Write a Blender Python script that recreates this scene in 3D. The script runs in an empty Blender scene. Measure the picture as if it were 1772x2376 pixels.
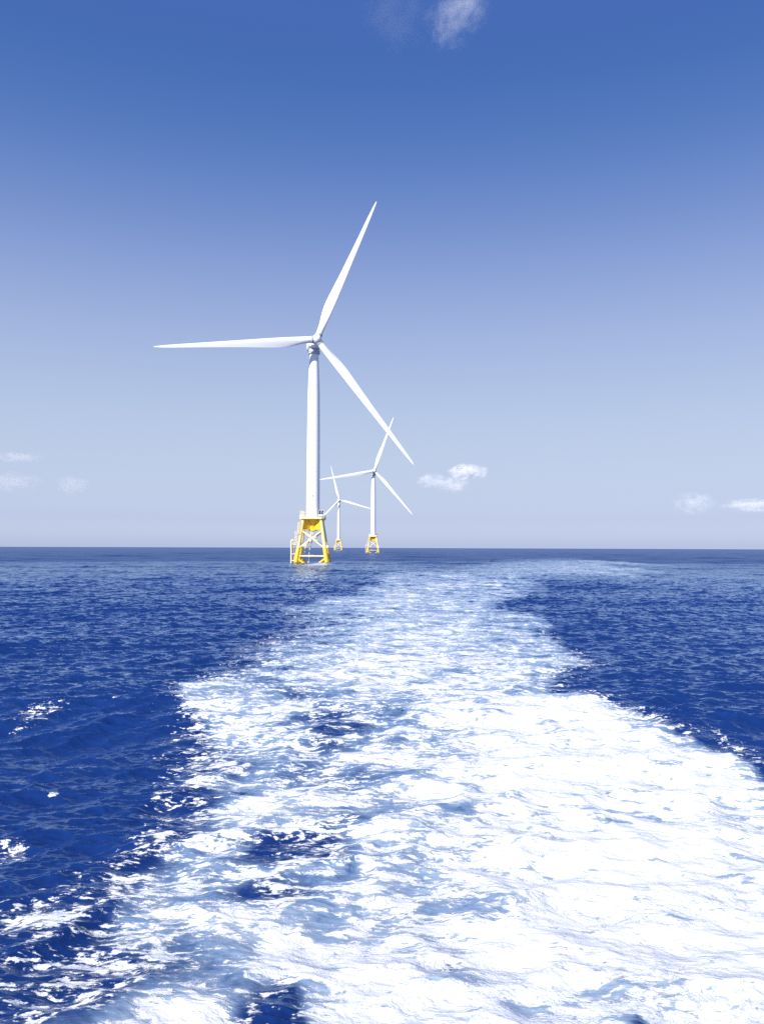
import bpy, math, random
import numpy as np
from mathutils import Matrix, Vector

S = bpy.context.scene
COL = S.collection
R = math.radians

# ------------------------------------------------------------------ camera
EYE = 7.4
cam_d = bpy.data.cameras.new("camera")
cam = bpy.data.objects.new("camera", cam_d)
COL.objects.link(cam)
cam_d.sensor_fit = 'VERTICAL'
cam_d.sensor_height = 24.0
cam_d.lens = 24.0 * 1865.0 / 2376.0
cam_d.clip_start = 0.5
cam_d.clip_end = 90000.0
cam.matrix_world = (Matrix.Translation((0, 0, EYE)) @ Matrix.Rotation(R(90 + 2.478), 4, 'X')
                    @ Matrix.Rotation(R(0.2), 4, 'Z'))
S.camera = cam

# ------------------------------------------------------------------ sky, sun, exposure
SUN_EL, SUN_AZ = R(32), R(180 + 37)        # azimuth clockwise from +Y
w = bpy.data.worlds.new("World")
S.world = w
w.use_nodes = True
wn, wl = w.node_tree.nodes, w.node_tree.links
wn.clear()
w_out = wn.new('ShaderNodeOutputWorld')
w_bg = wn.new('ShaderNodeBackground')
w_sky = wn.new('ShaderNodeTexSky')
w_sky.sky_type = 'NISHITA'
w_sky.sun_disc = False
w_sky.sun_elevation = SUN_EL
w_sky.sun_rotation = SUN_AZ
w_sky.altitude = 0
w_sky.air_density = 1.0
w_sky.dust_density = 0.4
w_sky.ozone_density = 3.0
w_bg.inputs['Strength'].default_value = 0.12
# the day's own sky colour: the air model graded by height above the horizon (sin of elevation, r, g, b)
GRADE = [(0.0, 0.493, 0.583, 1.07), (0.035, 0.506, 0.508, 0.795), (0.0664, 0.625, 0.55, 0.7), (0.0978, 0.751, 0.616, 0.681), (0.1289, 0.863, 0.684, 0.694), (0.1597, 0.959, 0.745, 0.722), (0.1902, 1.034, 0.794, 0.756), (0.2202, 1.082, 0.826, 0.792), (0.2497, 1.105, 0.846, 0.827), (0.2785, 1.097, 0.851, 0.859), (0.3067, 1.059, 0.842, 0.884), (0.3342, 0.993, 0.822, 0.905), (0.3609, 0.9, 0.789, 0.917), (0.3869, 0.806, 0.756, 0.925), (0.412, 0.711, 0.719, 0.929), (0.4363, 0.625, 0.684, 0.931), (0.4597, 0.552, 0.651, 0.932), (0.4823, 0.496, 0.627, 0.936), (0.504, 0.456, 0.606, 0.942), (0.5248, 0.44, 0.6, 0.959), (0.5448, 0.445, 0.604, 0.984), (0.564, 0.478, 0.621, 1.022), (1.0, 0.43019999999999997, 0.58995, 1.022)]
w_tc = wn.new('ShaderNodeTexCoord')
w_sep = wn.new('ShaderNodeSeparateXYZ')
w_ramp = wn.new('ShaderNodeValToRGB')
w_mul = wn.new('ShaderNodeVectorMath'); w_mul.operation = 'MULTIPLY'
wl.new(w_tc.outputs['Generated'], w_sep.inputs[0])
wl.new(w_sep.outputs['Z'], w_ramp.inputs['Fac'])
for p_ in (g_[0] for g_ in GRADE[1:-1]):
    w_ramp.color_ramp.elements.new(p_)
for e_, (p_, r_, g_, b_) in zip(w_ramp.color_ramp.elements, GRADE):
    e_.position = p_
    e_.color = (r_, g_, b_, 1)
# look the air up away from the sun's own azimuth, never below the horizon
w_z = wn.new('ShaderNodeMath'); w_z.operation = 'MAXIMUM'; w_z.inputs[1].default_value = .002
w_h = wn.new('ShaderNodeMath'); w_h.operation = 'MULTIPLY_ADD'
w_n = wn.new('ShaderNodeMath'); w_n.operation = 'MULTIPLY'; w_n.inputs[1].default_value = -1
w_q = wn.new('ShaderNodeMath'); w_q.operation = 'SQRT'
w_x = wn.new('ShaderNodeMath'); w_x.operation = 'MULTIPLY'; w_x.inputs[1].default_value = .1
w_v = wn.new('ShaderNodeCombineXYZ')
wl.new(w_sep.outputs['Z'], w_z.inputs[0])
wl.new(w_z.outputs[0], w_n.inputs[0])
wl.new(w_n.outputs[0], w_h.inputs[0]); wl.new(w_z.outputs[0], w_h.inputs[1]); w_h.inputs[2].default_value = 1.0001
wl.new(w_h.outputs[0], w_q.inputs[0])
wl.new(w_sep.outputs['X'], w_x.inputs[0])
wl.new(w_x.outputs[0], w_v.inputs[0]); wl.new(w_q.outputs[0], w_v.inputs[1]); wl.new(w_z.outputs[0], w_v.inputs[2])
wl.new(w_v.outputs[0], w_sky.inputs['Vector'])
wl.new(w_sky.outputs[0], w_mul.inputs[0])
wl.new(w_ramp.outputs['Color'], w_mul.inputs[1])
wl.new(w_mul.outputs[0], w_bg.inputs['Color'])
wl.new(w_bg.outputs[0], w_out.inputs['Surface'])

sun_d = bpy.data.lights.new("sun", 'SUN')
sun_d.energy = 5.0
sun_d.angle = R(0.53)
sun_d.color = (1.0, 0.965, 0.9)
sun = bpy.data.objects.new("sun", sun_d)
COL.objects.link(sun)
to_sun = Vector((math.sin(SUN_AZ) * math.cos(SUN_EL), math.cos(SUN_AZ) * math.cos(SUN_EL), math.sin(SUN_EL)))
sun.rotation_euler = to_sun.to_track_quat('Z', 'Y').to_euler()

S.view_settings.view_transform = 'Standard'
S.view_settings.look = 'None'
S.view_settings.gamma = 1.0
S.view_settings.exposure = 0.42
S.cycles.use_denoising = False
S.cycles.sample_clamp_direct = 3
S.cycles.volume_bounces = 6
S.cycles.max_bounces = 8


# ------------------------------------------------------------------ helpers
def tag(o, label=None, cat=None, group=None, kind=None):
    if label: o['label'] = label
    if cat: o['category'] = cat
    if group: o['group'] = group
    if kind: o['kind'] = kind
    return o


class NT:
    """small node-graph writer"""
    def __init__(self, mat):
        self.t = mat.node_tree
        self.n, self.l = self.t.nodes, self.t.links

    def node(self, typ, **kw):
        n = self.n.new(typ)
        for k, v in kw.items():
            setattr(n, k, v)
        return n

    def put(self, sock, v):
        if hasattr(v, 'is_linked') or isinstance(v, bpy.types.NodeSocket):
            self.l.new(v, sock)
        else:
            sock.default_value = v

    def math(self, op, a, b=None, c=None, clamp=False):
        n = self.node('ShaderNodeMath', operation=op, use_clamp=clamp)
        self.put(n.inputs[0], a)
        if b is not None: self.put(n.inputs[1], b)
        if c is not None: self.put(n.inputs[2], c)
        return n.outputs[0]

    def vmath(self, op, a, b=None, scale=None):
        n = self.node('ShaderNodeVectorMath', operation=op)
        self.put(n.inputs[0], a)
        if b is not None: self.put(n.inputs[1], b)
        if scale is not None: self.put(n.inputs['Scale'], scale)
        return n.outputs[0]

    def noise(self, vec, scale, detail=4, rough=0.55, dist=0.0, color=False, lac=2.0):
        n = self.node('ShaderNodeTexNoise')
        self.put(n.inputs['Vector'], vec)
        n.inputs['Scale'].default_value = scale
        n.inputs['Detail'].default_value = detail
        n.inputs['Roughness'].default_value = rough
        n.inputs['Lacunarity'].default_value = lac
        n.inputs['Distortion'].default_value = dist
        return n.outputs['Color' if color else 'Fac']

    def smooth(self, v, a, b, lo=0.0, hi=1.0):
        n = self.node('ShaderNodeMapRange', interpolation_type='SMOOTHSTEP')
        self.put(n.inputs['Value'], v)
        self.put(n.inputs['From Min'], a)
        self.put(n.inputs['From Max'], b)
        n.inputs['To Min'].default_value = lo
        n.inputs['To Max'].default_value = hi
        return n.outputs['Result']

    def mix(self, f, a, b):
        n = self.node('ShaderNodeMix', data_type='RGBA')
        self.put(n.inputs[0], f)
        self.put(n.inputs[6], a)
        self.put(n.inputs[7], b)
        return n.outputs[2]

    def attr(self, name):
        return self.node('ShaderNodeAttribute', attribute_name=name).outputs['Fac']

    def mapping(self, vec, loc=(0, 0, 0), rot=(0, 0, 0), scale=(1, 1, 1)):
        n = self.node('ShaderNodeMapping')
        self.put(n.inputs['Vector'], vec)
        n.inputs['Location'].default_value = loc
        n.inputs['Rotation'].default_value = rot
        n.inputs['Scale'].default_value = scale
        return n.outputs[0]


def new_mat(name):
    m = bpy.data.materials.new(name)
    m.use_nodes = True
    m.node_tree.nodes.clear()
    g = NT(m)
    out = g.node('ShaderNodeOutputMaterial')
    return m, g, out


def paint(name, col, col2, rough=0.4, scale=0.6, metallic=0.0, stretch=(1, 1, 0.25)):
    """painted steel with streaky weathering"""
    m, g, out = new_mat(name)
    b = g.node('ShaderNodeBsdfPrincipled')
    tc = g.node('ShaderNodeTexCoord').outputs['Object']
    v = g.mapping(tc, scale=stretch)
    n = g.noise(v, scale, 6, 0.6)
    f = g.smooth(n, 0.42, 0.72)
    g.put(b.inputs['Base Color'], g.mix(f, (*col, 1), (*col2, 1)))
    g.put(b.inputs['Roughness'], g.math('MULTIPLY_ADD', n, 0.25, rough - 0.1))
    b.inputs['Metallic'].default_value = metallic
    g.l.new(b.outputs[0], out.inputs['Surface'])
    return m


M_WHITE = paint("white_paint", (0.88, 0.88, 0.87), (0.80, 0.81, 0.81), 0.35, 0.12)
M_BLADE = paint("blade_gelcoat", (0.88, 0.88, 0.88), (0.82, 0.83, 0.84), 0.3, 0.1)
M_GREY = paint("light_grey_paint", (0.5, 0.52, 0.54), (0.4, 0.42, 0.45), 0.45, 0.5)
M_DARK = paint("dark_blue_panel", (0.02, 0.03, 0.09), (0.035, 0.045, 0.1), 0.25, 0.8)
M_BLACK = paint("black_lettering", (0.02, 0.02, 0.025), (0.03, 0.03, 0.035), 0.5, 1.0)
M_YELLOW = paint("yellow_paint", (0.86, 0.56, 0.03), (0.80, 0.47, 0.03), 0.4, 0.35)
M_CREAM = paint("pale_yellow_paint", (0.86, 0.70, 0.30), (0.82, 0.62, 0.20), 0.4, 0.35)
M_IVORY = paint("ivory_paint", (0.85, 0.76, 0.52), (0.80, 0.66, 0.36), 0.4, 0.4)
M_WET = paint("wet_growth", (0.35, 0.2, 0.03), (0.12, 0.09, 0.03), 0.3, 1.2)


class MB:
    def __init__(self):
        self.v, self.f = [], []

    def ring_loft(self, rings, cap=True):
        n = len(rings[0])
        b = len(self.v)
        for r in rings:
            self.v += [tuple(p) for p in r]
        for i in range(len(rings) - 1):
            for j in range(n):
                k = (j + 1) % n
                self.f.append((b + i * n + j, b + i * n + k, b + (i + 1) * n + k, b + (i + 1) * n + j))
        if cap:
            self.f.append(tuple(b + j for j in reversed(range(n))))
            e = b + (len(rings) - 1) * n
            self.f.append(tuple(e + j for j in range(n)))
        return self

    def path(self, pts, rad, n=12):
        """tube along points; rad a number or one per point"""
        pts = [Vector(p) for p in pts]
        rads = rad if isinstance(rad, (list, tuple)) else [rad] * len(pts)
        rings = []
        up = None
        for i, p in enumerate(pts):
            d = (pts[min(i + 1, len(pts) - 1)] - pts[max(i - 1, 0)]).normalized()
            if up is None:
                up = d.orthogonal().normalized()
            up = (up - d * up.dot(d)).normalized()
            s = d.cross(up)
            rings.append([p + (up * math.cos(2 * math.pi * j / n) + s * math.sin(2 * math.pi * j / n)) * rads[i]
                          for j in range(n)])
        return self.ring_loft(rings)

    def lathe(self, prof, n=48, c=(0, 0, 0)):
        rings = [[(c[0] + r * math.cos(2 * math.pi * j / n), c[1] + r * math.sin(2 * math.pi * j / n), c[2] + z)
                  for j in range(n)] for r, z in prof]
        return self.ring_loft(rings)

    def box(self, lo, hi, m=None):
        b = len(self.v)
        p = [Vector((x, y, z)) for z in (lo[2], hi[2]) for y in (lo[1], hi[1]) for x in (lo[0], hi[0])]
        if m is not None:
            p = [m @ q for q in p]
        self.v += [tuple(q) for q in p]
        for q in ((0, 2, 3, 1), (4, 5, 7, 6), (0, 1, 5, 4), (2, 6, 7, 3), (0, 4, 6, 2), (1, 3, 7, 5)):
            self.f.append(tuple(b + i for i in q))
        return self

    def prism(self, poly, a, b):
        """convex polygon poly (3-D points) swept from offset a to offset b"""
        self.ring_loft([[Vector(p) + Vector(a) for p in poly], [Vector(p) + Vector(b) for p in poly]])
        return self

    def mesh(self, name, mat, smooth=40):
        me = bpy.data.meshes.new(name)
        me.from_pydata(self.v, [], self.f)
        me.materials.append(mat)
        import bmesh
        bm = bmesh.new(); bm.from_mesh(me)
        bmesh.ops.recalc_face_normals(bm, faces=bm.faces)
        for f in bm.faces: f.smooth = True
        lim = R(smooth)
        for e in bm.edges:
            if len(e.link_faces) != 2 or e.calc_face_angle(0) > lim:
                e.smooth = False
        bm.to_mesh(me); bm.free()
        return me


def link(name, me, parent=None, m=None):
    o = bpy.data.objects.new(name, me)
    COL.objects.link(o)
    if parent is not None:
        o.parent = parent
    if m is not None:
        o.matrix_local = m
    return o


# ------------------------------------------------------------------ turbine meshes (metres, z = 0 at the waterline)
HUB_Z, OVER, TILT, CONE = 98.9, 7.2, R(3), R(3.5)
TX0, TX1 = 3.85, 6.85          # half spread of the jacket legs at z = 20 and z = 0
LEG_TOP = 19.6


def leg_at(sx, sy, z):
    h = TX1 + (TX0 - TX1) * z / 20.0
    return Vector((sx * h, sy * h, z))


MESH = {}


def tower_number(chars, z_top, size, radius):
    """characters stacked one under another, wrapped onto the tower's front"""
    vs, fs = [], []
    for i, ch in enumerate(chars):
        cu = bpy.data.curves.new("text", 'FONT')
        cu.body = ch
        cu.size = size * 1.38
        cu.align_x = 'CENTER'
        cu.extrude = 0.0
        ob = bpy.data.objects.new("text", cu)
        COL.objects.link(ob)
        dg = bpy.context.evaluated_depsgraph_get()
        me = ob.evaluated_get(dg).to_mesh()
        b = len(vs)
        for v in me.vertices:
            x = v.co.x
            a = x / radius
            vs.append((radius * math.sin(a), -radius * math.cos(a), z_top - (i + 1) * size * 1.4 + v.co.y))
        for p in me.polygons:
            fs.append(tuple(b + k for k in p.vertices))
        ob.evaluated_get(dg).to_mesh_clear()
        bpy.data.objects.remove(ob)
        bpy.data.curves.remove(cu)
    me = bpy.data.meshes.new("number")
    me.from_pydata(vs, [], fs)
    me.materials.append(M_BLACK)
    return me


def build_meshes():
    # tower: plain can for two thirds, then an ogive taper
    prof = [(2.98, 20.2), (3.02, 20.3), (3.0, 22), (2.99, 30), (2.95, 40), (2.88, 55), (2.8, 66), (2.68, 76),
            (2.5, 82), (2.28, 87), (2.1, 91), (2.0, 94.2)]
    MESH['tower'] = MB().lathe(prof, 64).mesh('tower', M_WHITE)
    for k, (z, r) in enumerate(((41.0, 2.945), (62.0, 2.832), (80.0, 2.567))):
        MESH['flange', k] = MB().lathe([(r, z - .07), (r + .035, z - .06), (r + .035, z + .06), (r, z + .07)], 64).mesh('flange', M_WHITE)
    MESH['yaw_ring'] = MB().lathe([(2.0, 94.0), (2.62, 94.3), (2.66, 94.45), (2.66, 94.85), (2.45, 94.95), (2.45, 95.15),
                                   (2.66, 95.2), (2.66, 95.6), (2.5, 95.7), (2.4, 96.7)], 48).mesh('yaw_ring', M_GREY)
    MESH['door'] = MB().box((-.55, -3.06, 20.5), (.55, -2.9, 22.9), Matrix.Rotation(R(75), 4, 'Z')).mesh('door', M_GREY)
    # nacelle: superellipse sections from the generator back to the tail
    rings = []
    for y, wx, lo, hi in ((-4.15, 2.1, -2.1, 2.2), (-3.9, 2.7, -2.5, 2.6), (-3.0, 2.95, -2.65, 2.85), (-1.2, 3.0, -2.65, 2.95),
                          (-.8, 2.75, -2.5, 2.9), (2, 2.8, -2.45, 3.0), (6.5, 2.6, -2.2, 3.0), (8.6, 2.1, -1.5, 2.8),
                          (9.2, 1.2, -.7, 2.0)):
        ring = []
        for j in range(40):
            a = 2 * math.pi * j / 40
            c, s = math.cos(a), math.sin(a)
            e = 0.62
            x = wx * math.copysign(abs(c) ** e, c)
            zc, zh = (lo + hi) / 2, (hi - lo) / 2
            ring.append((x, y, zc + zh * math.copysign(abs(s) ** e, s)))
        rings.append(ring)
    MESH['nacelle'] = MB().ring_loft(rings).mesh('nacelle', M_WHITE, 35)
    hatch = MB()
    for k in range(5):
        hatch.box((-1.5, -3.3 + k * .42, -2.76), (1.5, -3.1 + k * .42, -2.55))
    MESH['vent'] = hatch.mesh('vent', M_GREY)
    mast = MB().path([(0.7, 6.5, 2.9), (0.7, 6.5, 4.7)], .07, 6).path([(-.7, 6.5, 2.9), (-.7, 6.5, 4.4)], .07, 6)
    mast.path([(-.9, 6.5, 4.35), (.9, 6.5, 4.35)], .05, 6)
    MESH['mast'] = mast.mesh('mast', M_GREY)
    # hub: rounded spinner along -Y
    prof = [(0.02, -2.75), (.7, -2.6), (1.3, -2.25), (1.75, -1.7), (2.02, -1.0), (2.12, -.2), (2.12, .9), (2.0, 1.7), (1.85, 2.0)]
    n = 40
    hub = MB().ring_loft([[(r * math.cos(2 * math.pi * j / n), y, r * math.sin(2 * math.pi * j / n)) for j in range(n)]
                          for r, y in prof])
    MESH['hub'] = hub.mesh('hub', M_WHITE)
    # blade along +Z, leading edge +X
    st = [(1.3, 2.9, 2.9, 0, 1.0, 1.45), (3.2, 2.9, 2.9, 0, 1.0, 1.45), (5.2, 2.95, 2.7, 4, .92, 1.46), (8, 3.35, 2.2, 9, .6, 1.5),
          (11, 3.95, 1.75, 12, .3, 1.52), (14, 4.3, 1.4, 12, .1, 1.5), (17, 4.35, 1.15, 11, 0, 1.48), (21, 4.1, .95, 9.5, 0, 1.42),
          (26, 3.7, .8, 8, 0, 1.33), (32, 3.2, .66, 6, 0, 1.2), (40, 2.65, .52, 4, 0, 1.02), (48, 2.15, .4, 2.5, 0, .86),
          (56, 1.68, .28, 1.2, 0, .68), (62, 1.3, .2, .4, 0, .54), (66, .95, .14, 0, 0, .40), (68.4, .6, .08, 0, 0, .26),
          (69.3, .28, .04, 0, 0, .13), (69.5, .06, .02, 0, 0, .03)]
    fine = []
    rr = np.array([s[0] for s in st])
    for i in range(len(st) - 1):
        m = 6 if st[i + 1][0] - st[i][0] > 2 else 3
        for q in range(m):
            fine.append(st[i][0] + (st[i + 1][0] - st[i][0]) * q / m)
    fine.append(st[-1][0])
    rings = []
    for r in fine:
        wide = max(.02, min(2.2, 69.5 - r, r - 1.28))
        near = r + wide * np.linspace(-1, 1, 9)
        ch, th, tw, rd, le = (float(np.average(np.interp(near, rr, [s[k] for s in st]), weights=[1, 2, 3, 4, 5, 4, 3, 2, 1]))
                              for k in range(1, 6))
        ring = []
        for j in range(28):
            t = 2 * math.pi * j / 28
            q = (1 - math.cos(t)) / 2
            shp = math.sin(t) * (rd + (1 - rd) * 1.55 * (1 - .85 * q) * .8)
            x = le - ch * q
            y = th / 2 * shp
            # pre-bend towards the wind near the tip
            pb = -1.6 * (r / 69.5) ** 3 * 0.0
            a = -R(tw)
            ring.append((x * math.cos(a) - y * math.sin(a), x * math.sin(a) + y * math.cos(a) + pb, r * 1.01))
        rings.append(ring)
    MESH['blade'] = MB().ring_loft(rings).mesh('blade', M_BLADE, 50)
    MESH['root_collar'] = MB().lathe([(1.45, 1.75), (1.66, 1.8), (1.66, 2.1), (1.5, 2.14), (1.5, 2.26), (1.66, 2.3), (1.66, 2.6),
                                      (1.45, 2.66)], 32).mesh('root_collar', M_GREY)
    # transition piece: column, cone under the deck, four box arms
    tp = MB().lathe([(1.75, 14.4), (1.85, 14.45), (1.85, 17.5), (1.9, 17.65), (2.75, 19.2), (2.8, 19.45)], 40)
    for sx in (1, -1):
        for sy in (1, -1):
            d = Vector((sx, sy, 0)).normalized()
            s = Vector((-d.y, d.x, 0)) * .34
            e = d * (TX0 * 1.414 + .15)
            tp.prism([d * 1.6 + Vector((0, 0, 18.9)), d * 1.6 + Vector((0, 0, 15.1)), e + d * .5 + Vector((0, 0, 15.1)),
                      e + Vector((0, 0, 18.9))], s, -s)
            tp.prism([d * 1.6 + Vector((0, 0, 15.08)), d * 1.6 + Vector((0, 0, 14.92)), e + d * .5 + Vector((0, 0, 14.92)),
                      e + d * .5 + Vector((0, 0, 15.08))], s * 1.5, -s * 1.5)
    MESH['transition_piece'] = tp.mesh('transition_piece', M_YELLOW)
    for k, (a0, a1, z0, z1) in enumerate(((-17, -13, 16.0, 16.3), (-5, -2, 16.05, 16.25), (-1, 2.5, 15.95, 16.3), (6, 9, 16.15, 16.3), (15, 19, 15.9, 16.4))):
        pts = [(1.87 * math.sin(R(a)), -1.87 * math.cos(R(a)), z) for a, z in ((a0, z0), (a1, z0), (a1, z1), (a0, z1))]
        MESH['marking', k] = MB().prism(pts, (0, 0, 0), (0, .03, 0)).mesh('marking', M_BLACK)
    # legs, each with a thicker wet sleeve at the waterline
    for sx in (1, -1):
        for sy in (1, -1):
            MESH['leg', sx, sy] = MB().path([leg_at(sx, sy, 6.9), leg_at(sx, sy, 7.4), leg_at(sx, sy, 14.5), leg_at(sx, sy, LEG_TOP)],
                                            [.86, .74, .72, .7], 20).mesh('leg', M_CREAM)
            MESH['sleeve', sx, sy] = MB().path([leg_at(sx, sy, -3), leg_at(sx, sy, 2.2), leg_at(sx, sy, 6.4), leg_at(sx, sy, 7.0)],
                                               [.98, .98, .95, .84], 20).mesh('sleeve', M_YELLOW)
            MESH['waterline_band', sx, sy] = MB().path([leg_at(sx, sy, -2), leg_at(sx, sy, .5)], [1.0, 1.0], 20).mesh('waterline_band', M_WET)
    faces = [((-1, -1), (1, -1)), ((1, -1), (1, 1)), ((1, 1), (-1, 1)), ((-1, 1), (-1, -1))]
    for i, (p, q) in enumerate(faces):
        x = MB()
        x.path([leg_at(*p, 14.6), leg_at(*q, 6.6)], .33, 12)
        a, b = leg_at(*q, 14.6), leg_at(*p, 6.4)
        x.path([a, b], .335, 12)
        MESH['cross_brace', i] = x.mesh('cross_brace', M_IVORY)
        MESH['tie_beam', i] = MB().path([leg_at(*p, 3.2), leg_at(*q, 3.2)], .34, 12).mesh('tie_beam', M_IVORY)
        d = MB()
        for u, v in ((p, q), (q, p)):
            a, b = leg_at(*u, 2.4), leg_at(*v, -8.5)
            d.path([a, a.lerp(b, .42)], .5, 12)
        MESH['diagonal_stub', i] = d.mesh('diagonal_stub', M_YELLOW)
    j = MB().path([(-.4, -.9, 15.2), (-.45, -1.0, 13.6), (-.9, -1.2, 12.2), (-1.7, -2.0, 10.4), (-2.5, -3.0, 8.6), (-3.05, -3.6, 6.6),
                   (-3.5, -3.8, 4.0), (-3.8, -3.9, 1.4), (-4.0, -4.0, -2)], .24, 10)
    MESH['cable_tube'] = j.mesh('cable_tube', M_IVORY)
    MESH['cable_tube2'] = MB().path([(.4, -.9, 15.2), (.35, -.8, 13.4), (.1, 0, 11.8), (-.6, 1.4, 9.6), (-1.6, 2.6, 6.0), (-2.0, 3.0, 2.0),
                                     (-2.1, 3.1, -2)], .22, 10).mesh('cable_tube', M_IVORY)
    # deck
    dk = MB()
    h = 5.6
    c = 1.2
    poly = [(-h + c, -h, 0), (h - c, -h, 0), (h, -h + c, 0), (h, h - c, 0), (h - c, h, 0), (-h + c, h, 0), (-h, h - c, 0), (-h, -h + c, 0)]
    dk.prism(poly, (0, 0, 19.62), (0, 0, 20.05))
    MESH['deck'] = dk.mesh('deck', M_CREAM)
    bm_ = MB()
    for y in (-4.6, -1.5, 1.5, 4.6):
        bm_.box((-h + .5, y - .14, 19.25), (h - .5, y + .14, 19.6))
    MESH['deck_beam'] = bm_.mesh('deck_beam', M_YELLOW)
    rl = MB()
    P3 = [Vector((p[0] * .985, p[1] * .985, 0)) for p in poly]
    for i in range(8):
        a, b = P3[i], P3[(i + 1) % 8]
        for z in (20.55, 20.95, 21.3):
            rl.path([a + Vector((0, 0, z)), b + Vector((0, 0, z))], .06, 6)
        m = max(1, round((b - a).length / 1.3))
        for k in range(m):
            q = a.lerp(b, k / m)
            rl.path([q + Vector((0, 0, 20.0)), q + Vector((0, 0, 21.33))], .065, 6)
        n_ = (b - a).normalized()
    MESH['railing'] = rl.mesh('railing', M_IVORY)
    toe = MB()
    for i in range(8):
        a, b = P3[i], P3[(i + 1) % 8]
        n_ = Vector(((b - a).y, -(b - a).x, 0)).normalized() * .03
        toe.prism([a + Vector((0, 0, 20.06)), b + Vector((0, 0, 20.06)), b + Vector((0, 0, 20.42)), a + Vector((0, 0, 20.42))], n_, -n_)
    MESH['kick_plate'] = toe.mesh('kick_plate', M_WHITE)
    # left-hand laydown cage with crates, crane post
    cg = MB()
    for x in (-5.2, -4.3, -3.4):
        for y in (-4.9, -3.4):
            cg.path([(x, y, 20.05), (x, y, 23.0)], .08, 6)
    for z in (21.6, 22.3, 23.0):
        for y in (-4.9, -3.4):
            cg.path([(-5.2, y, z), (-3.4, y, z)], .07, 6)
        for x in (-5.2, -3.4):
            cg.path([(x, -4.9, z), (x, -3.4, z)], .07, 6)
    for k in range(3):
        cg.path([(-5.2 + k * .6, -4.9, 21.6), (-4.6 + k * .6, -4.9, 23.0)], .05, 6)
    MESH['cage'] = cg.mesh('cage', M_IVORY)
    MESH['crate'] = MB().box((-5.05, -4.7, 20.06), (-3.6, -3.6, 21.45)).mesh('crate', M_WHITE)
    cr = MB().path([(-4.4, -2.2, 20.05), (-4.4, -2.2, 22.9)], .2, 10).path([(-4.4, -2.2, 22.8), (-5.9, -3.2, 23.3)], .12, 8)
    MESH['davit'] = cr.mesh('davit', M_IVORY)
    # right-hand cabinet with two tilted dark panels
    cb = MB().box((3.0, -4.9, 20.06), (5.2, -3.3, 22.2))
    cb.box((2.85, -5.05, 22.2), (5.35, -3.15, 22.36))
    MESH['cabinet'] = cb.mesh('cabinet', M_WHITE)
    for k, x in enumerate((3.35, 4.35)):
        MESH['cabinet_door', k] = MB().box((x, -4.94, 20.4), (x + .62, -4.85, 21.0)).mesh('cabinet_door', M_DARK)
    for k, x in enumerate((3.5, 4.55)):
        T = Matrix.Translation((x, -5.12, 22.55)) @ Matrix.Rotation(R(22), 4, 'Y') @ Matrix.Rotation(R(-20), 4, 'X')
        MESH['solar_panel', k] = MB().box((-.32, -.05, -.85), (.32, .05, .85), T).mesh('solar_panel', M_DARK)
    MESH['panel_frame'] = MB().path([(3.0, -4.95, 22.3), (3.0, -4.95, 23.5), (5.3, -4.95, 23.5), (5.3, -4.95, 22.3)], .09, 6).path(
        [(4.1, -4.95, 22.3), (4.1, -4.95, 23.5)], .07, 6).mesh('panel_frame', M_IVORY)
    # boat landing on the left of the front-left leg
    bl = MB()
    for y in (-6.9, -5.2):
        bl.path([(-8.85, y, -2), (-8.85, y, 9.9), (-8.5, y, 10.2), (-7.9, y, 10.2)], .27, 10)
    for z in (1.2, 4.1, 8.3):
        for y in (-6.9, -5.2):
            bl.path([(-8.85, y, z), tuple(leg_at(-1, -1, z))], .2, 8)
        bl.path([(-8.85, -6.9, z), (-8.85, -5.2, z)], .18, 8)
    MESH['boat_landing'] = bl.mesh('boat_landing', M_IVORY)

    def ladder(a, b, wd, cage):
        m = MB()
        a, b = Vector(a), Vector(b)
        s = Vector((wd / 2, 0, 0))
        m.path([a - s, b - s], .07, 6)
        m.path([a + s, b + s], .07, 6)
        L = (b - a).length
        for k in range(int(L / .4)):
            q = a.lerp(b, (k + .5) / int(L / .4))
            m.path([q - s, q + s], .04, 6)
        if cage:
            n_ = 5
            for k in range(n_):
                q = a.lerp(b, .15 + .85 * k / (n_ - 1))
                pts = [q + Vector((wd * .75 * math.cos(t), -wd * 1.1 * math.sin(t), 0)) for t in [math.pi * i / 6 for i in range(7)]]
                m.path(pts, .05, 6)
            for t in (.6, 1.57, 2.5):
                o = Vector((wd * .75 * math.cos(t), -wd * 1.1 * math.sin(t), 0))
                m.path([a.lerp(b, .15) + o, b + o], .045, 6)
        return m
    MESH['ladder', 0] = ladder((-8.0, -6.0, -1), (-8.0, -6.0, 9.6), .7, False).mesh('ladder', M_IVORY)
    MESH['ladder', 1] = ladder((-6.95, -6.2, 8.4), (-6.7, -6.0, 13.4), .8, True).mesh('ladder', M_IVORY)
    MESH['ladder', 2] = ladder((-5.9, -5.6, 13.2), (-5.55, -5.2, 18.2), .75, True).mesh('ladder', M_IVORY)
    for n_, (x0, x1, y0, y1, z) in enumerate(((-8.3, -6.3, -6.7, -5.2, 8.2), (-7.3, -5.4, -6.3, -4.9, 13.0))):
        st_ = MB()
        st_.box((x0, y0, z), (x1, y1, z + .15))
        for x in (x0, x1):
            for y in (y0, y1):
                st_.path([(x, y, z), (x, y, z + 1.2)], .05, 6)
        for zz in (z + .65, z + 1.2):
            st_.path([(x0, y0, zz), (x1, y0, zz)], .05, 6)
            st_.path([(x0, y0, zz), (x0, y1, zz)], .05, 6)
        MESH['rest_platform', n_] = st_.mesh('rest_platform', M_IVORY)
    br = MB().box((6.0, -5.9, 7.9), (6.9, -5.7, 8.1)).box((6.55, -6.1, 6.9), (7.2, -5.5, 7.85))
    MESH['lamp_box'] = br.mesh('lamp_box', M_WHITE)


build_meshes()


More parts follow.
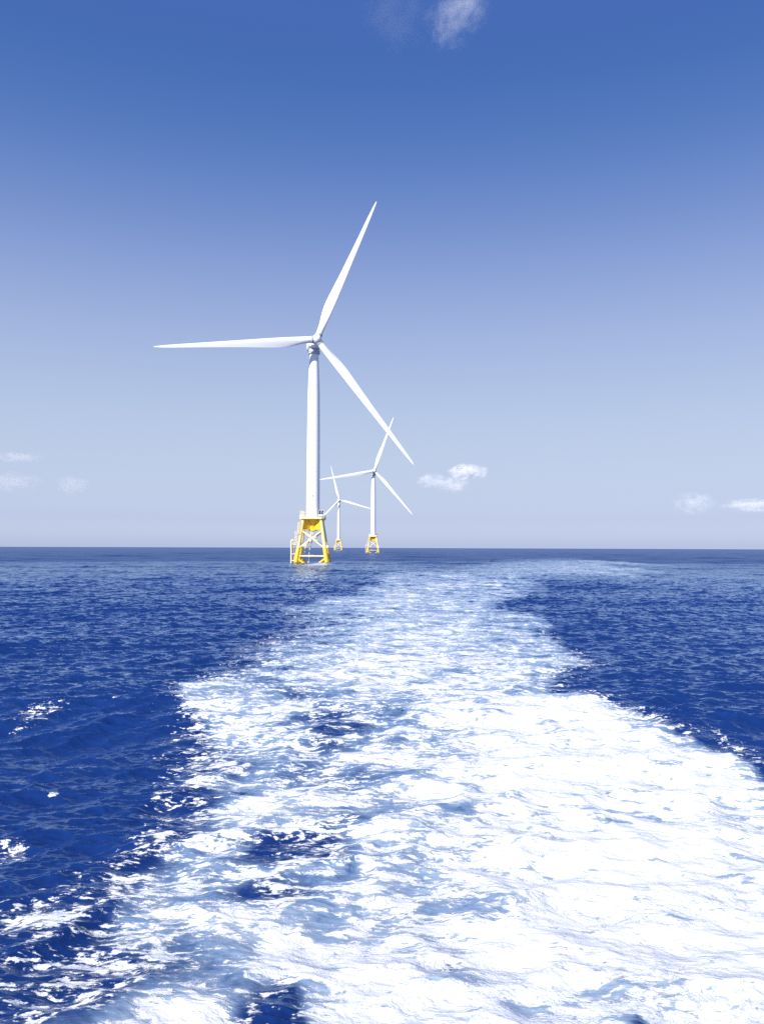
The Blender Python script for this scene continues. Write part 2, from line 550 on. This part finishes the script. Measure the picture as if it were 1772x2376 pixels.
def make_turbine(loc, yaw, az, label, number, jacket_rot=0.0):
    root = bpy.data.objects.new("wind_turbine", None)
    COL.objects.link(root)
    root.location = loc
    root.empty_display_size = 5
    tag(root, label, "wind turbine", "white wind turbines standing on yellow jackets in the sea")
    tw = link('tower', MESH['tower'], root)
    for k in range(3):
        link('flange', MESH['flange', k], tw)
    link('yaw_ring', MESH['yaw_ring'], tw)
    link('door', MESH['door'], tw)
    if number:
        link('number', tower_number(number, 30.9, 1.1, 3.015), tw, Matrix.Rotation(R(3), 4, 'Z'))
    YZ = Matrix.Rotation(yaw, 4, 'Z')
    na = link('nacelle', MESH['nacelle'], root, Matrix.Translation((0, 0, HUB_Z)) @ YZ)
    link('vent', MESH['vent'], na)
    link('mast', MESH['mast'], na)
    axis = Matrix.Rotation(-TILT, 4, 'X')
    hb = link('hub', MESH['hub'], root, Matrix.Translation((0, 0, HUB_Z)) @ YZ @ axis @ Matrix.Translation((0, -OVER, 0)))
    for k in range(3):
        ph = R(90) - az - k * R(120)
        M = Matrix.Rotation(ph, 4, 'Y') @ Matrix.Rotation(CONE, 4, 'X')
        link('blade', MESH['blade'], hb, M)
        link('root_collar', MESH['root_collar'], hb, M)
    tp = link('transition_piece', MESH['transition_piece'], root)
    if number:
        for k in range(5):
            link('marking', MESH['marking', k], tp)
    for sx in (1, -1):
        for sy in (1, -1):
            lg = link('leg', MESH['leg', sx, sy], root)
            link('sleeve', MESH['sleeve', sx, sy], lg)
            link('waterline_band', MESH['waterline_band', sx, sy], lg)
    for i in range(4):
        link('cross_brace', MESH['cross_brace', i], root)
        link('tie_beam', MESH['tie_beam', i], root)
        link('diagonal_stub', MESH['diagonal_stub', i], root)
    link('cable_tube', MESH['cable_tube'], root)
    link('cable_tube', MESH['cable_tube2'], root)
    dk = link('deck', MESH['deck'], root)
    for k in ('deck_beam', 'railing', 'kick_plate', 'cage', 'crate', 'davit'):
        link(k, MESH[k], dk)
    cb = link('cabinet', MESH['cabinet'], root)
    for k in range(2):
        link('cabinet_door', MESH['cabinet_door', k], cb)
    link('panel_frame', MESH['panel_frame'], cb)
    for k in range(2):
        link('solar_panel', MESH['solar_panel', k], cb)
    bl = link('boat_landing', MESH['boat_landing'], root)
    for k in range(3):
        link('ladder', MESH['ladder', k], bl)
    for k in range(2):
        link('rest_platform', MESH['rest_platform', k], bl)
    link('lamp_box', MESH['lamp_box'], root)
    return root


make_turbine((-30.9, 360, 0), R(14), R(67.5), "nearest and largest white wind turbine, marked B 3 on its tower above a yellow jacket", "B3")
make_turbine((-10.55, 977, 0), R(10), R(70.6), "middle-sized white wind turbine, its top blade crossing behind the nearest turbine's blade tip", None)
make_turbine((-85.3, 1592, 0), R(11), R(104.8), "farthest and smallest white wind turbine, between the nearest tower and the middle-sized one", None)

# ------------------------------------------------------------------ sea surface
rng = np.random.default_rng(11)


def spectrum_tile(L, N, lo, hi, slope, wind, spread, seed, chop=1.0, power=4.0):
    """periodic random wave tile: height and horizontal shift; only wavelengths lo..hi, scaled to an rms slope"""
    g = np.random.default_rng(seed)
    k1 = 2 * np.pi * np.fft.fftfreq(N, L / N)
    kx, ky = np.meshgrid(k1, k1, indexing='ij')
    k = np.hypot(kx, ky)
    k[0, 0] = 1
    ok = (k > 2 * np.pi / hi) & (k < 2 * np.pi / lo)
    ca = (kx * np.cos(wind) + ky * np.sin(wind)) / k
    d = np.where(ca > 0, np.abs(ca) ** spread, 0.06 * np.abs(ca) ** spread) + 0.01
    amp = np.where(ok, k ** (-power / 2) * np.sqrt(d), 0)
    A = amp * (g.normal(size=k.shape) + 1j * g.normal(size=k.shape))
    h = np.fft.ifft2(A).real
    sx = np.fft.ifft2(1j * kx * A).real
    sy = np.fft.ifft2(1j * ky * A).real
    s = slope / np.sqrt((sx ** 2 + sy ** 2).mean())
    dx = np.fft.ifft2(1j * kx / k * A).real
    dy = np.fft.ifft2(1j * ky / k * A).real
    return [a.astype(np.float32) * s * c for a, c in ((h, 1), (dx, chop), (dy, chop))]


def sample(tile, L, X, Y, rot=0.0):
    N = tile[0].shape[0]
    c, s = math.cos(rot), math.sin(rot)
    u = (X * c + Y * s) * (N / L)
    v = (-X * s + Y * c) * (N / L)
    iu, iv = np.floor(u), np.floor(v)
    fu, fv = (u - iu).astype(np.float32), (v - iv).astype(np.float32)
    iu = iu.astype(np.int64) % N
    iv = iv.astype(np.int64) % N
    ju, jv = (iu + 1) % N, (iv + 1) % N
    out = []
    for t in tile:
        out.append((t[iu, iv] * (1 - fu) + t[ju, iv] * fu) * (1 - fv) + (t[iu, jv] * (1 - fu) + t[ju, jv] * fu) * fv)
    h, a, b = out
    return h, a * c - b * s, a * s + b * c


# foam cover of the wake, read on the ground: rows of (distance, [(x, cover), ...]) in metres
def ground(u, v):
    """point of the sea at sight line (u, v), in the survey's 1652-wide frame"""
    d = 1738.7 * EYE / (v - 1182.8 + (826 - u) * 0.0035)
    return d, (u - 826) / 1738.7 * d


ROWS = [
    (1206, [(1030, 0), (1090, .10), (1280, .16), (1335, 0)]),
    (1216, [(1010, 0), (1080, .22), (1200, .34), (1330, .42), (1368, 0)]),
    (1229, [(950, 0), (1050, .32), (1150, .46), (1340, .56), (1378, 0)]),
    (1240, [(805, 0), (865, .34), (980, .44), (1130, .44), (1210, .40), (1335, .44), (1378, 0)]),
    (1250, [(790, 0), (840, .38), (980, .46), (1110, .42), (1150, .18), (1250, .08), (1300, 0)]),
    (1262, [(810, 0), (850, 0.46), (980, 0.58), (1100, 0.52), (1140, 0.29), (1160, 0)]),
    (1284, [(740, 0), (800, 0.49), (920, 0.65), (1060, 0.59), (1130, 0.43), (1150, 0)]),
    (1298, [(668, 0), (720, 0.46), (800, 0.65), (930, 0.70), (1040, 0.57), (1090, 0.27), (1115, 0)]),
    (1313, [(585, 0), (630, 0.33), (740, 0.48), (900, 0.64), (1000, 0.55), (1060, 0.31), (1085, 0)]),
    (1330, [(600, 0), (640, 0.22), (760, 0.37), (840, 0.64), (960, 0.66), (1070, 0.51), (1130, 0.31), (1160, 0)]),
    (1348, [(600, 0), (640, 0.24), (760, 0.40), (830, 0.66), (960, 0.66), (1100, 0.52), (1180, 0.44), (1205, 0)]),
    (1375, [(540, 0), (600, 0.26), (700, 0.42), (780, 0.70), (900, 0.72), (1050, 0.62), (1180, 0.52), (1225, 0)]),
    (1410, [(482, 0), (520, 0.36), (640, 0.48), (740, 0.72), (900, 0.78), (1060, 0.70), (1200, 0.56), (1262, 0.36), (1290, 0)]),
    (1440, [(450, 0), (500, 0.25), (540, 0.42), (640, 0.52), (720, 0.74), (900, 0.77), (1080, 0.74), (1220, 0.58), (1290, 0.42), (1325, 0)]),
    (1470, [(390, 0), (425, 0.25), (480, 0.42), (600, 0.56), (740, 0.76), (900, 0.77), (1080, 0.74), (1180, 0.56), (1230, 0.30), (1270, 0)]),
    (1486, [(355, 0), (390, 0.62), (520, 0.57), (660, 0.49), (800, 0.66), (960, 0.70), (1120, 0.70), (1200, 0.40), (1235, 0)]),
    (1510, [(350, 0), (395, 0.68), (520, 0.65), (640, 0.49), (760, 0.65), (900, 0.66), (1060, 0.82), (1170, 0.66), (1230, 0.28), (1300, 0.14), (1340, 0)]),
    (1535, [(360, 0), (400, 0.60), (500, 0.68), (600, 0.65), (700, 0.49), (820, 0.57), (960, 0.68), (1080, 0.92), (1250, 0.92), (1320, 0.50), (1370, 0.16), (1420, 0)]),
    (1560, [(330, 0), (360, 0.20), (410, 0.46), (480, 0.67), (600, 0.57), (700, 0.49), (820, 0.59), (960, 0.68), (1080, 0.91), (1300, 0.97), (1390, 0.56), (1440, 0.22), (1500, 0)]),
    (1590, [(315, 0), (345, 0.20), (400, 0.40), (470, 0.63), (580, 0.61), (700, 0.49), (820, 0.61), (960, 0.66), (1080, 0.88), (1300, 0.95), (1440, 0.74), (1520, 0.34), (1580, 0.18), (1640, 0)]),
    (1630, [(300, 0), (330, 0.20), (380, 0.34), (450, 0.51), (560, 0.67), (660, 0.55), (780, 0.63), (920, 0.66), (1060, 0.88), (1300, 0.96), (1520, 0.92), (1600, 0.60), (1660, 0.30), (1720, 0)]),
    (1670, [(290, 0), (320, 0.20), (365, 0.36), (430, 0.52), (540, 0.67), (640, 0.59), (760, 0.57), (880, 0.66), (1020, 0.81), (1280, 0.97), (1560, 0.95), (1640, 0.75), (1720, 0.35), (1790, 0)]),
    (1710, [(290, 0), (320, 0.20), (365, 0.36), (440, 0.51), (540, 0.78), (640, 0.76), (740, 0.63), (860, 0.65), (1000, 0.74), (1240, 0.92), (1600, 0.96), (1740, 0.60), (1900, 0)]),
    (1750, [(290, 0), (320, 0.20), (370, 0.36), (440, 0.53), (540, 0.74), (640, 0.68), (740, 0.57), (860, 0.69), (1000, 0.74), (1240, 0.93), (1660, 0.96), (1850, 0.60), (2000, 0)]),
    (1785, [(265, 0), (300, 0.31), (340, 0.45), (420, 0.52), (500, 0.57), (600, 0.49), (700, 0.47), (800, 0.69), (940, 0.69), (1040, 0.79), (1240, 0.94), (1700, 0.97), (2000, 0.60), (2200, 0)]),
    (1812, [(215, 0), (255, 0.29), (310, 0.43), (390, 0.63), (500, 0.63), (590, 0.43), (700, 0.41), (790, 0.66), (900, 0.68), (1040, 0.79), (1240, 0.94), (1700, 0.97), (2100, 0.60), (2300, 0)]),
    (1850, [(120, 0), (180, 0.29), (250, 0.41), (350, 0.59), (460, 0.63), (580, 0.61), (700, 0.67), (860, 0.70), (960, 0.65), (1060, 0.84), (1240, 1), (1800, 0.98), (2300, 0.50)]),
    (1882, [(30, 0), (90, 0.29), (150, 0.37), (260, 0.49), (380, 0.67), (500, 0.63), (590, 0.45), (680, 0.53), (800, 0.72), (1000, 0.66), (1100, 0.91), (1300, 1), (1800, 1), (2400, 0.50)]),
    (1925, [(-60, 0), (0, 0.29), (70, 0.37), (170, 0.53), (230, 0.43), (300, 0.61), (420, 0.65), (560, 0.74), (700, 0.72), (860, 0.78), (980, 0.68), (1080, 0.91), (1300, 1), (1900, 1), (2500, 0.50)]),
    (1965, [(-110, 0), (-40, 0.29), (20, 0.37), (130, 0.47), (210, 0.39), (300, 0.59), (420, 0.59), (560, 0.74), (740, 0.84), (900, 0.82), (990, 0.66), (1090, 0.88), (1300, 1), (2000, 1)]),
    (2010, [(-160, 0.07), (0, 0.32), (110, 0.33), (240, 0.44), (340, 0.47), (440, 0.57), (560, 0.78), (760, 1), (900, 1), (985, 0.53), (1060, 0.86), (1160, 0.90), (1300, 1), (2000, 1)]),
    (2060, [(-200, 0.04), (0, 0.29), (140, 0.35), (260, 0.44), (360, 0.59), (450, 0.66), (560, 0.82), (640, 0.40), (720, 0.78), (900, 1), (1080, 0.92), (1200, 1), (2100, 1)]),
    (2110, [(-260, 0.07), (0, 0.30), (160, 0.41), (270, 0.44), (380, 0.81), (500, 0.82), (580, 0.50), (650, 0.20), (710, 0.66), (800, 1), (1060, 0.94), (1240, 0.94), (1320, 0.90), (1365, 0.51), (1410, 0.98), (2100, 1)]),
    (2150, [(-300, 0.21), (0, 0.35), (130, 0.50), (260, 0.58), (400, 0.91), (520, 0.76), (590, 0.28), (670, 0.24), (740, 0.76), (900, 1), (1200, 1), (1330, 0.90), (1375, 0.37), (1420, 0.98), (2200, 1)]),
    (2190, [(-300, 0.29), (0, 0.42), (130, 0.52), (260, 0.64), (400, 0.93), (520, 0.68), (600, 0.18), (700, 0.28), (770, 0.80), (900, 0.84), (960, 0.32), (1010, 0.24), (1060, 0.86), (1200, 1), (1340, 0.85), (1390, 0.31), (1430, 0.96), (2200, 1)]),
    (2225, [(-300, 0.36), (0, 0.47), (130, 0.56), (400, 0.93), (520, 0.66), (600, 0.20), (700, 0.38), (800, 0.82), (930, 0.82), (1000, 0.32), (1060, 0.88), (1220, 1), (1360, 0.90), (1400, 0.35), (1440, 0.96), (2300, 1)]),
    (2400, [(-300, 0.44), (0, 0.52), (400, 0.93), (600, 0.48), (800, 1), (1200, 1), (2300, 1)]),
]
ROW_D, ROW_X, ROW_C = [], [], []
for v, pts in ROWS:
    g_ = [ground(u, v) for u, _ in pts]
    ROW_D.append(ground(826, v)[0])
    ROW_X.append(np.array([q[1] for q in g_]))
    ROW_C.append(np.array([c for _, c in pts]))
order = np.argsort(ROW_D)
LOGD = np.log(np.array(ROW_D)[order])
ROW_X = [ROW_X[i] for i in order]
ROW_C = [ROW_C[i] for i in order]


def wake_cover(X, Y):
    """0..1 foam cover at sea points"""
    D = np.log(np.maximum(Y, 1.0))
    prof = np.clip(np.interp(D, LOGD, np.arange(len(LOGD))), 0, len(LOGD) - 1.001)
    i0 = prof.astype(int)
    t = prof - i0
    out = np.zeros_like(X)
    for i in range(len(LOGD) - 1):
        m = i0 == i
        if not m.any():
            continue
        x = X[m]
        a = np.interp(x, ROW_X[i], ROW_C[i], left=ROW_C[i][0] * 0, right=ROW_C[i][-1])
        b = np.interp(x, ROW_X[i + 1], ROW_C[i + 1], left=0, right=ROW_C[i + 1][-1])
        out[m] = a * (1 - t[m]) + b * t[m]
    out[Y < 4] = 0
    out *= np.clip((math.exp(LOGD[-1]) * 1.02 - Y) / 40, 0, 1)
    return out


def build_sea():
    th = np.concatenate([-np.linspace(100, 32, 50)[:-1], np.arange(-31.0, 31.001, 0.078), np.linspace(32, 100, 50)[1:]])
    th = np.radians(th)
    r = [4.0]
    while r[-1] < 14000:
        q = r[-1]
        if q < 10: d = .06
        elif q < 30: d = q * q / 5950 * .47
        elif q < 200: d = q / 420
        elif q < 400: d = q / 250
        elif q < 2000: d = q / 140
        else: d = q / 50
        r.append(q + d)
    r = np.array(r)
    dr = np.gradient(r)
    Rr, TH = np.meshgrid(r, th, indexing='ij')
    X0 = (Rr * np.sin(TH))
    Y0 = (Rr * np.cos(TH))
    sp = np.maximum(dr, r * 0.00136)[:, None] * np.ones_like(TH)

    def keep(a, b):
        t = np.clip((sp - a) / (b - a), 0, 1)
        return (1 - t * t * (3 - 2 * t)).astype(np.float32)
    # slow bends so that the tiles never line up
    wx = X0 + 3.0 * np.sin(Y0 / 37.0) + 1.5 * np.sin(Y0 / 17.0 + 1)
    wy = Y0 + 3.0 * np.sin(X0 / 41.0 + 2) + 1.5 * np.sin(X0 / 19.0)
    W = R(-78)
    A = spectrum_tile(211.0, 512, 6, 60, .055, W, 4, 1, 1.2)
    B = spectrum_tile(67.0, 1024, .8, 5.0, .18, W + .12, 5, 2, 1.1, 3.4)
    Cc = spectrum_tile(17.3, 1024, .17, 1.6, .33, W - .16, 8, 3, .9, 3.2)
    T = spectrum_tile(41.0, 1024, .4, 4.0, .105, W, 0, 4, 1.2)
    cover = wake_cover(X0, Y0).astype(np.float32)
    # breaking crests on open water; last three: leg wash painting the tower's reflection: (x, y, radius)
    caps_shimmer = np.zeros_like(cover)
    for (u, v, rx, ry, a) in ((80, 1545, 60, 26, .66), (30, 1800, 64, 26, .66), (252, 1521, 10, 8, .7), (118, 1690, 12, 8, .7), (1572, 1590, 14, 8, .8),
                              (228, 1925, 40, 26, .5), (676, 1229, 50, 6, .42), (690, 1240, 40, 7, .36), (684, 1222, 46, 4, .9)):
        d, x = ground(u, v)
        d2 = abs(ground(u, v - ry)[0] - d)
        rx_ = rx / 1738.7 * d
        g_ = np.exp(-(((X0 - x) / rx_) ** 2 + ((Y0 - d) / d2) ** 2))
        caps_shimmer = np.maximum(caps_shimmer, a * g_)
    Z = np.zeros_like(X0)
    DX = np.zeros_like(X0)
    DY = np.zeros_like(X0)
    for tile, L, rot, k in ((A, 211.0, 0.0, keep(5, 14)), (B, 67.0, .21, keep(.7, 2.4) * (1 - .35 * cover)),
                            (Cc, 17.3, -.17, keep(.22, .75) * (1 - .75 * np.clip(cover * 1.3, 0, 1))),
                            (T, 41.0, .4, keep(.5, 1.8) * np.clip(cover * 1.4, 0, 1))):
        h, a, b = sample(tile, L, wx, wy, rot)
        Z += h * k
        DX += a * k
        DY += b * k
    lod = 1 - keep(.1, 2.5)
    X, Y = X0 + DX, Y0 + DY
    Z -= (X0 ** 2 + Y0 ** 2) / (2 * 7.4e6)
    nr, nt = X.shape
    co = np.stack([X, Y, Z], -1).astype(np.float32)
    # vertex normals from the grid
    du = np.gradient(co, axis=0)
    dv = np.gradient(co, axis=1)
    nn = np.cross(dv, du)
    nn /= np.linalg.norm(nn, axis=-1, keepdims=True)
    nn[nn[..., 2] < 0] *= -1
    i, j = np.meshgrid(np.arange(nr - 1), np.arange(nt - 1), indexing='ij')
    q = np.stack([i * nt + j, i * nt + j + 1, (i + 1) * nt + j + 1, (i + 1) * nt + j], -1).reshape(-1, 4)
    cf = cover[:-1, :-1].reshape(-1)
    flat = co.reshape(-1, 3)
    nrm = nn.reshape(-1, 3)
    dist = np.clip((Y0 - 26) / 75, 0, 1)
    att = {'age': dist.astype(np.float32).reshape(-1), 'wake': cover.reshape(-1), 'caps_shimmer': caps_shimmer.astype(np.float32).reshape(-1), 'lod': lod.astype(np.float32).reshape(-1)}
    out = []
    for name, sel in (('sea', cf <= .04), ('wake', cf > .04)):
        fq = q[sel]
        used, inv = np.unique(fq, return_inverse=True)
        inv = inv.reshape(-1).astype(np.int32)
        me = bpy.data.meshes.new(name)
        me.vertices.add(len(used))
        me.vertices.foreach_set('co', flat[used].ravel())
        me.loops.add(len(inv))
        me.loops.foreach_set('vertex_index', inv)
        me.polygons.add(len(fq))
        me.polygons.foreach_set('loop_start', np.arange(0, len(inv), 4, dtype=np.int32))
        me.polygons.foreach_set('use_smooth', np.ones(len(fq), dtype=bool))
        me.update(calc_edges=True)
        for k, v in att.items():
            a = me.attributes.new(k, 'FLOAT', 'POINT')
            a.data.foreach_set('value', v[used])
        me.normals_split_custom_set_from_vertices(nrm[used])
        out.append(link(name, me))
    return out


def water_material():
    m, g, out = new_mat("sea_water")
    P = g.node('ShaderNodeNewGeometry').outputs['Position']
    cover, caps_shimmer, lod, age = g.attr('wake'), g.attr('caps_shimmer'), g.attr('lod'), g.attr('age')
    # domain warp gives the lace its curls
    wv = g.noise(P, .55, 3, .5, color=True)
    wv = g.vmath('SCALE', g.vmath('SUBTRACT', wv, (.5, .5, .5)), scale=1.5)
    wv2 = g.noise(P, 2.6, 2, .5, color=True)
    wv2 = g.vmath('SCALE', g.vmath('SUBTRACT', wv2, (.5, .5, .5)), scale=.28)
    Q = g.vmath('ADD', g.vmath('ADD', P, wv), wv2)
    flat = g.mapping(Q, rot=(0, 0, R(-20)), scale=(1, 1.25, .4))
    n_big = g.noise(flat, .42, 3, .5)
    n_mid = g.noise(flat, 1.5, 7, .66)
    Pq = g.vmath('ADD', P, g.vmath('SCALE', g.vmath('ADD', wv, wv2), scale=.22))
    streak = g.mapping(Pq, rot=(0, 0, R(-40)), scale=(.75, 1.5, .5))
    n_fine = g.noise(streak, 5.2, 6, .68)
    # foam drawn out in thin rows across the track, finer near, broader where the wake is old
    rows_ = g.noise(g.mapping(Q, rot=(0, 0, R(6)), scale=(.42, 2.3, .4)), 1.5, 6, .68)
    bands = g.noise(g.mapping(Q, rot=(0, 0, R(-9)), scale=(.16, 1.0, .2)), .55, 5, .62)

    def ridge(n):
        return g.math('SUBTRACT', 1.0, g.math('MULTIPLY', g.math('ABSOLUTE', g.math('SUBTRACT', n, .5)), 6.5), clamp=False)
    r1 = ridge(g.noise(flat, .95, 4, .55))
    r2 = ridge(g.noise(flat, 2.7, 4, .6))
    # foam score
    s = g.math('MULTIPLY_ADD', g.math('POWER', cover, 4.0), .22, g.math('MULTIPLY_ADD', cover, .98, -.80))
    s = g.math('MULTIPLY_ADD', g.math('SUBTRACT', n_big, .5), g.smooth(cover, .15, .6, .3, 1.9), s)
    s = g.math('MULTIPLY_ADD', g.math('SUBTRACT', n_mid, .5), 2.6, s)
    s = g.math('MULTIPLY_ADD', g.math('SUBTRACT', n_fine, .5), g.smooth(cover, .25, .8, 4.0, 1.5), s)
    s = g.math('MULTIPLY_ADD', g.math('SUBTRACT', rows_, .5), 2.6, s)
    s = g.math('MULTIPLY_ADD', g.math('SUBTRACT', bands, .5), g.math('MULTIPLY_ADD', age, 2.6, .4), s)
    lace = g.math('MAXIMUM', r1, g.math('MULTIPLY', r2, .8))
    lace = g.math('MAXIMUM', lace, -.6)
    s = g.math('MULTIPLY_ADD', lace, g.math('MULTIPLY', g.smooth(cover, .02, .45), .30), s)
    gate = g.smooth(cover, 0.0, .14)
    foam = g.math('MULTIPLY', g.smooth(s, -.10, g.math('MULTIPLY_ADD', age, .25, .20)), gate)
    foam = g.math('MULTIPLY', foam, g.math('MULTIPLY_ADD', age, -.30, 1.0))
    # whitecaps, and the tower's pale shimmer painted as leg wash
    c = g.math('ADD', g.math('MULTIPLY_ADD', caps_shimmer, 1.6, -1.0), g.math('MULTIPLY', g.math('SUBTRACT', n_mid, .5), 2.4))
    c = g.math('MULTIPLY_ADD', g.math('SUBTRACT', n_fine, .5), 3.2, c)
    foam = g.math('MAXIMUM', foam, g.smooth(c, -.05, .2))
    # milky, aerated water under the lace: navy -> clear blue -> pale
    milk = g.math('MULTIPLY_ADD', g.math('SUBTRACT', n_big, .5), 1.9, g.math('MULTIPLY_ADD', cover, 1.25, g.math('MULTIPLY_ADD', age, .12, -.06)))
    milk = g.math('MULTIPLY_ADD', g.math('SUBTRACT', n_mid, .5), 1.0, milk)
    milk = g.math('MULTIPLY_ADD', g.math('SUBTRACT', bands, .5), g.math('MULTIPLY_ADD', age, 2.4, .4), milk)
    milk = g.math('MULTIPLY_ADD', g.math('SUBTRACT', rows_, .5), .9, milk)
    milk = g.math('MULTIPLY_ADD', g.math('SUBTRACT', n_fine, .5), .5, milk)
    milk = g.math('MULTIPLY', milk, g.math('MULTIPLY', g.smooth(g.math('MULTIPLY_ADD', age, .42, cover), .40, .74), g.smooth(cover, .02, .16)), clamp=True)
    tone = g.noise(P, .035, 3, .5)
    deep = g.mix(tone, (.0065, .025, .126, 1), (.009, .036, .165, 1))
    body = g.mix(g.smooth(milk, .05, .5), deep, (.17, .265, .42, 1))
    body = g.mix(g.smooth(milk, .35, .8), body, (.33, .42, .54, 1))
    foamcol = g.mix(g.smooth(g.math('MULTIPLY_ADD', g.math('MAXIMUM', g.math('SUBTRACT', cover, .7), 0.0), .6, g.math('ADD', n_fine, .1)), .28, .6), (.50, .58, .68, 1), (.89, .90, .92, 1))
    col = g.mix(foam, body, foamcol)
    # thin veins of thinner froth between the clots
    vn = g.noise(g.mapping(Q, rot=(0, 0, R(12)), scale=(.7, 1.3, .4)), 2.1, 6, .68)
    vein = g.smooth(g.math('ABSOLUTE', g.math('SUBTRACT', vn, .5)), .022, .0)
    vein = g.math('MULTIPLY', vein, g.smooth(g.noise(flat, .3, 2, .5), .4, .62))
    col = g.mix(g.math('MULTIPLY', g.math('MULTIPLY', vein, foam), .75), col, (.26, .36, .52, 1))
    rough = g.math('MULTIPLY_ADD', lod, .22, .05)
    rough = g.math('ADD', rough, g.math('MULTIPLY', foam, .5), clamp=True)
    # ripples and foam relief
    rip = g.mapping(P, rot=(0, 0, R(8)), scale=(.3, 1.4, 1))
    rw = g.vmath('ADD', rip, g.vmath('SCALE', g.vmath('SUBTRACT', g.noise(P, .5, 2, .5, color=True), (.5, .5, .5)), scale=.7))
    # sharp-crested wavelets at two sizes over fine ruffling
    crest1 = g.math('ABSOLUTE', g.math('SUBTRACT', g.noise(rw, 1.1, 3, .55), .5))
    crest2 = g.math('ABSOLUTE', g.math('SUBTRACT', g.noise(rw, 3.1, 3, .55), .5))
    h = g.math('MULTIPLY', g.noise(rip, 7.0, 4, .62), .006)
    h = g.math('MULTIPLY_ADD', crest1, -.06, h)
    h = g.math('MULTIPLY_ADD', crest2, -.035, h)
    h2 = g.math('MULTIPLY', g.math('SUBTRACT', n_mid, .5), g.math('MULTIPLY', foam, .11))
    h3 = g.math('MULTIPLY', foam, .012)
    hh = g.math('ADD', g.math('ADD', g.math('MULTIPLY', h, g.math('SUBTRACT', 1.0, g.math('MULTIPLY', foam, .7))), h2), h3)
    bp = g.node('ShaderNodeBump')
    bp.inputs['Strength'].default_value = .9
    bp.inputs['Distance'].default_value = 1.0
    g.put(bp.inputs['Height'], hh)
    # light scattered back out of the water, under a blue-tinted mirror of the sky
    df = g.node('ShaderNodeBsdfDiffuse')
    g.put(df.inputs['Color'], col)
    gl = g.node('ShaderNodeBsdfGlossy')
    gl.inputs['Color'].default_value = (.70, .84, 1, 1)
    g.put(gl.inputs['Roughness'], rough)
    fr = g.node('ShaderNodeFresnel')
    fr.inputs['IOR'].default_value = 1.333
    for n_ in (df, gl, fr):
        g.l.new(bp.outputs[0], n_.inputs['Normal'])
    k = g.math('MULTIPLY', g.math('MULTIPLY_ADD', lod, -.84, 1.3), g.math('MULTIPLY_ADD', foam, -.85, 1.0))
    mx = g.node('ShaderNodeMixShader')
    g.put(mx.inputs[0], g.math('MULTIPLY', fr.outputs[0], k, clamp=True))
    g.l.new(df.outputs[0], mx.inputs[1])
    g.l.new(gl.outputs[0], mx.inputs[2])
    g.l.new(mx.outputs[0], out.inputs['Surface'])
    return m


M_SEA = water_material()
sea, wake = build_sea()
for o in (sea, wake):
    o.data.materials.append(M_SEA)
tag(sea, kind='structure')
tag(wake, "curving white foam wake spreading over the dark blue sea", "wake", kind='stuff')


# ------------------------------------------------------------------ clouds
def cloud(u, v, w_px, h_px, dist, dens, label, seed, soft=.8, tilt=0.0, depth=1.0, scale=3.0):
    """a drifting cloud: lumpy closed shell with vapour of varying density inside"""
    pitch = R(2.478)
    f = 1738.7
    x = (u - 826) / f
    up = (1107.5 - v) / f
    d = Vector((x, math.cos(pitch) - up * math.sin(pitch), math.sin(pitch) + up * math.cos(pitch)))
    c = Vector((0, 0, EYE)) + d * dist
    import bmesh
    bm = bmesh.new()
    bmesh.ops.create_icosphere(bm, subdivisions=4, radius=1.0)
    me = bpy.data.meshes.new("cloud")
    bm.to_mesh(me); bm.free()
    o = link("cloud", me)
    a, b_ = w_px / 2 / f * dist, h_px / 2 / f * dist
    o.matrix_world = Matrix.Translation(c) @ Matrix.Rotation(R(tilt), 4, 'Y') @ Matrix.Diagonal((a, a * depth, b_, 1))
    m, g, out = new_mat("cloud_vapour")
    pv = g.node('ShaderNodeVolumePrincipled')
    pv.inputs['Color'].default_value = (1, 1, 1, 1)
    pv.inputs['Anisotropy'].default_value = -.3
    tc = g.node('ShaderNodeTexCoord').outputs['Object']
    ln = g.node('ShaderNodeVectorMath', operation='LENGTH')
    g.l.new(tc, ln.inputs[0])
    n = g.noise(g.mapping(tc, loc=(seed * 3.7, seed * 1.3, 0), scale=(1, 1, .6)), scale, 5, .6)
    q = g.math('SUBTRACT', g.math('MULTIPLY_ADD', n, 4.2, -1.6), ln.outputs['Value'])
    q = g.smooth(q, -.35, -.35 + soft)
    q = g.math('MULTIPLY', q, g.smooth(ln.outputs['Value'], 1.0, .7))
    g.put(pv.inputs['Density'], g.math('MULTIPLY', q, dens / a))
    g.l.new(pv.outputs[0], out.inputs['Volume'])
    me.materials.append(m)
    tag(o, label, "cloud", "small clouds in the blue sky")
    return o


cloud(1012, 1021, 100, 42, 9000, 2.8, "brightest small white cumulus cloud right of the turbine blades", 1)
cloud(980, 1049, 84, 44, 9400, .9, "faint white cloud scrap just below the brightest cumulus", 2)
cloud(934, 1040, 84, 40, 9300, .8, "thin pale cloud wisp left of the brightest cumulus", 3)
cloud(36, 992, 130, 26, 9000, 1.0, "flat white streak of cloud at the left edge, highest of the three there", 4)
cloud(26, 1046, 150, 52, 9400, .65, "pale low cloud at the left edge below the flat streak", 5)
cloud(158, 1054, 90, 56, 9600, .65, "small round puff of cloud low in the left sky, apart from the edge", 6)
cloud(1634, 1090, 180, 34, 9200, .8, "pale flat-bottomed cloud low above the horizon at the right edge", 7)
cloud(1500, 1086, 110, 60, 9700, .3, "faint cloud low in the right sky beside the right-edge cloud", 8)
cloud(990, 26, 210, 116, 6000, .6, "wispy violet-white cloud at the top of the sky", 9, soft=1.1, tilt=-38)
cloud(850, 20, 200, 180, 6200, .07, "very faint haze-like wisp at the top, left of the bright wisp", 10, soft=1.1, tilt=50)
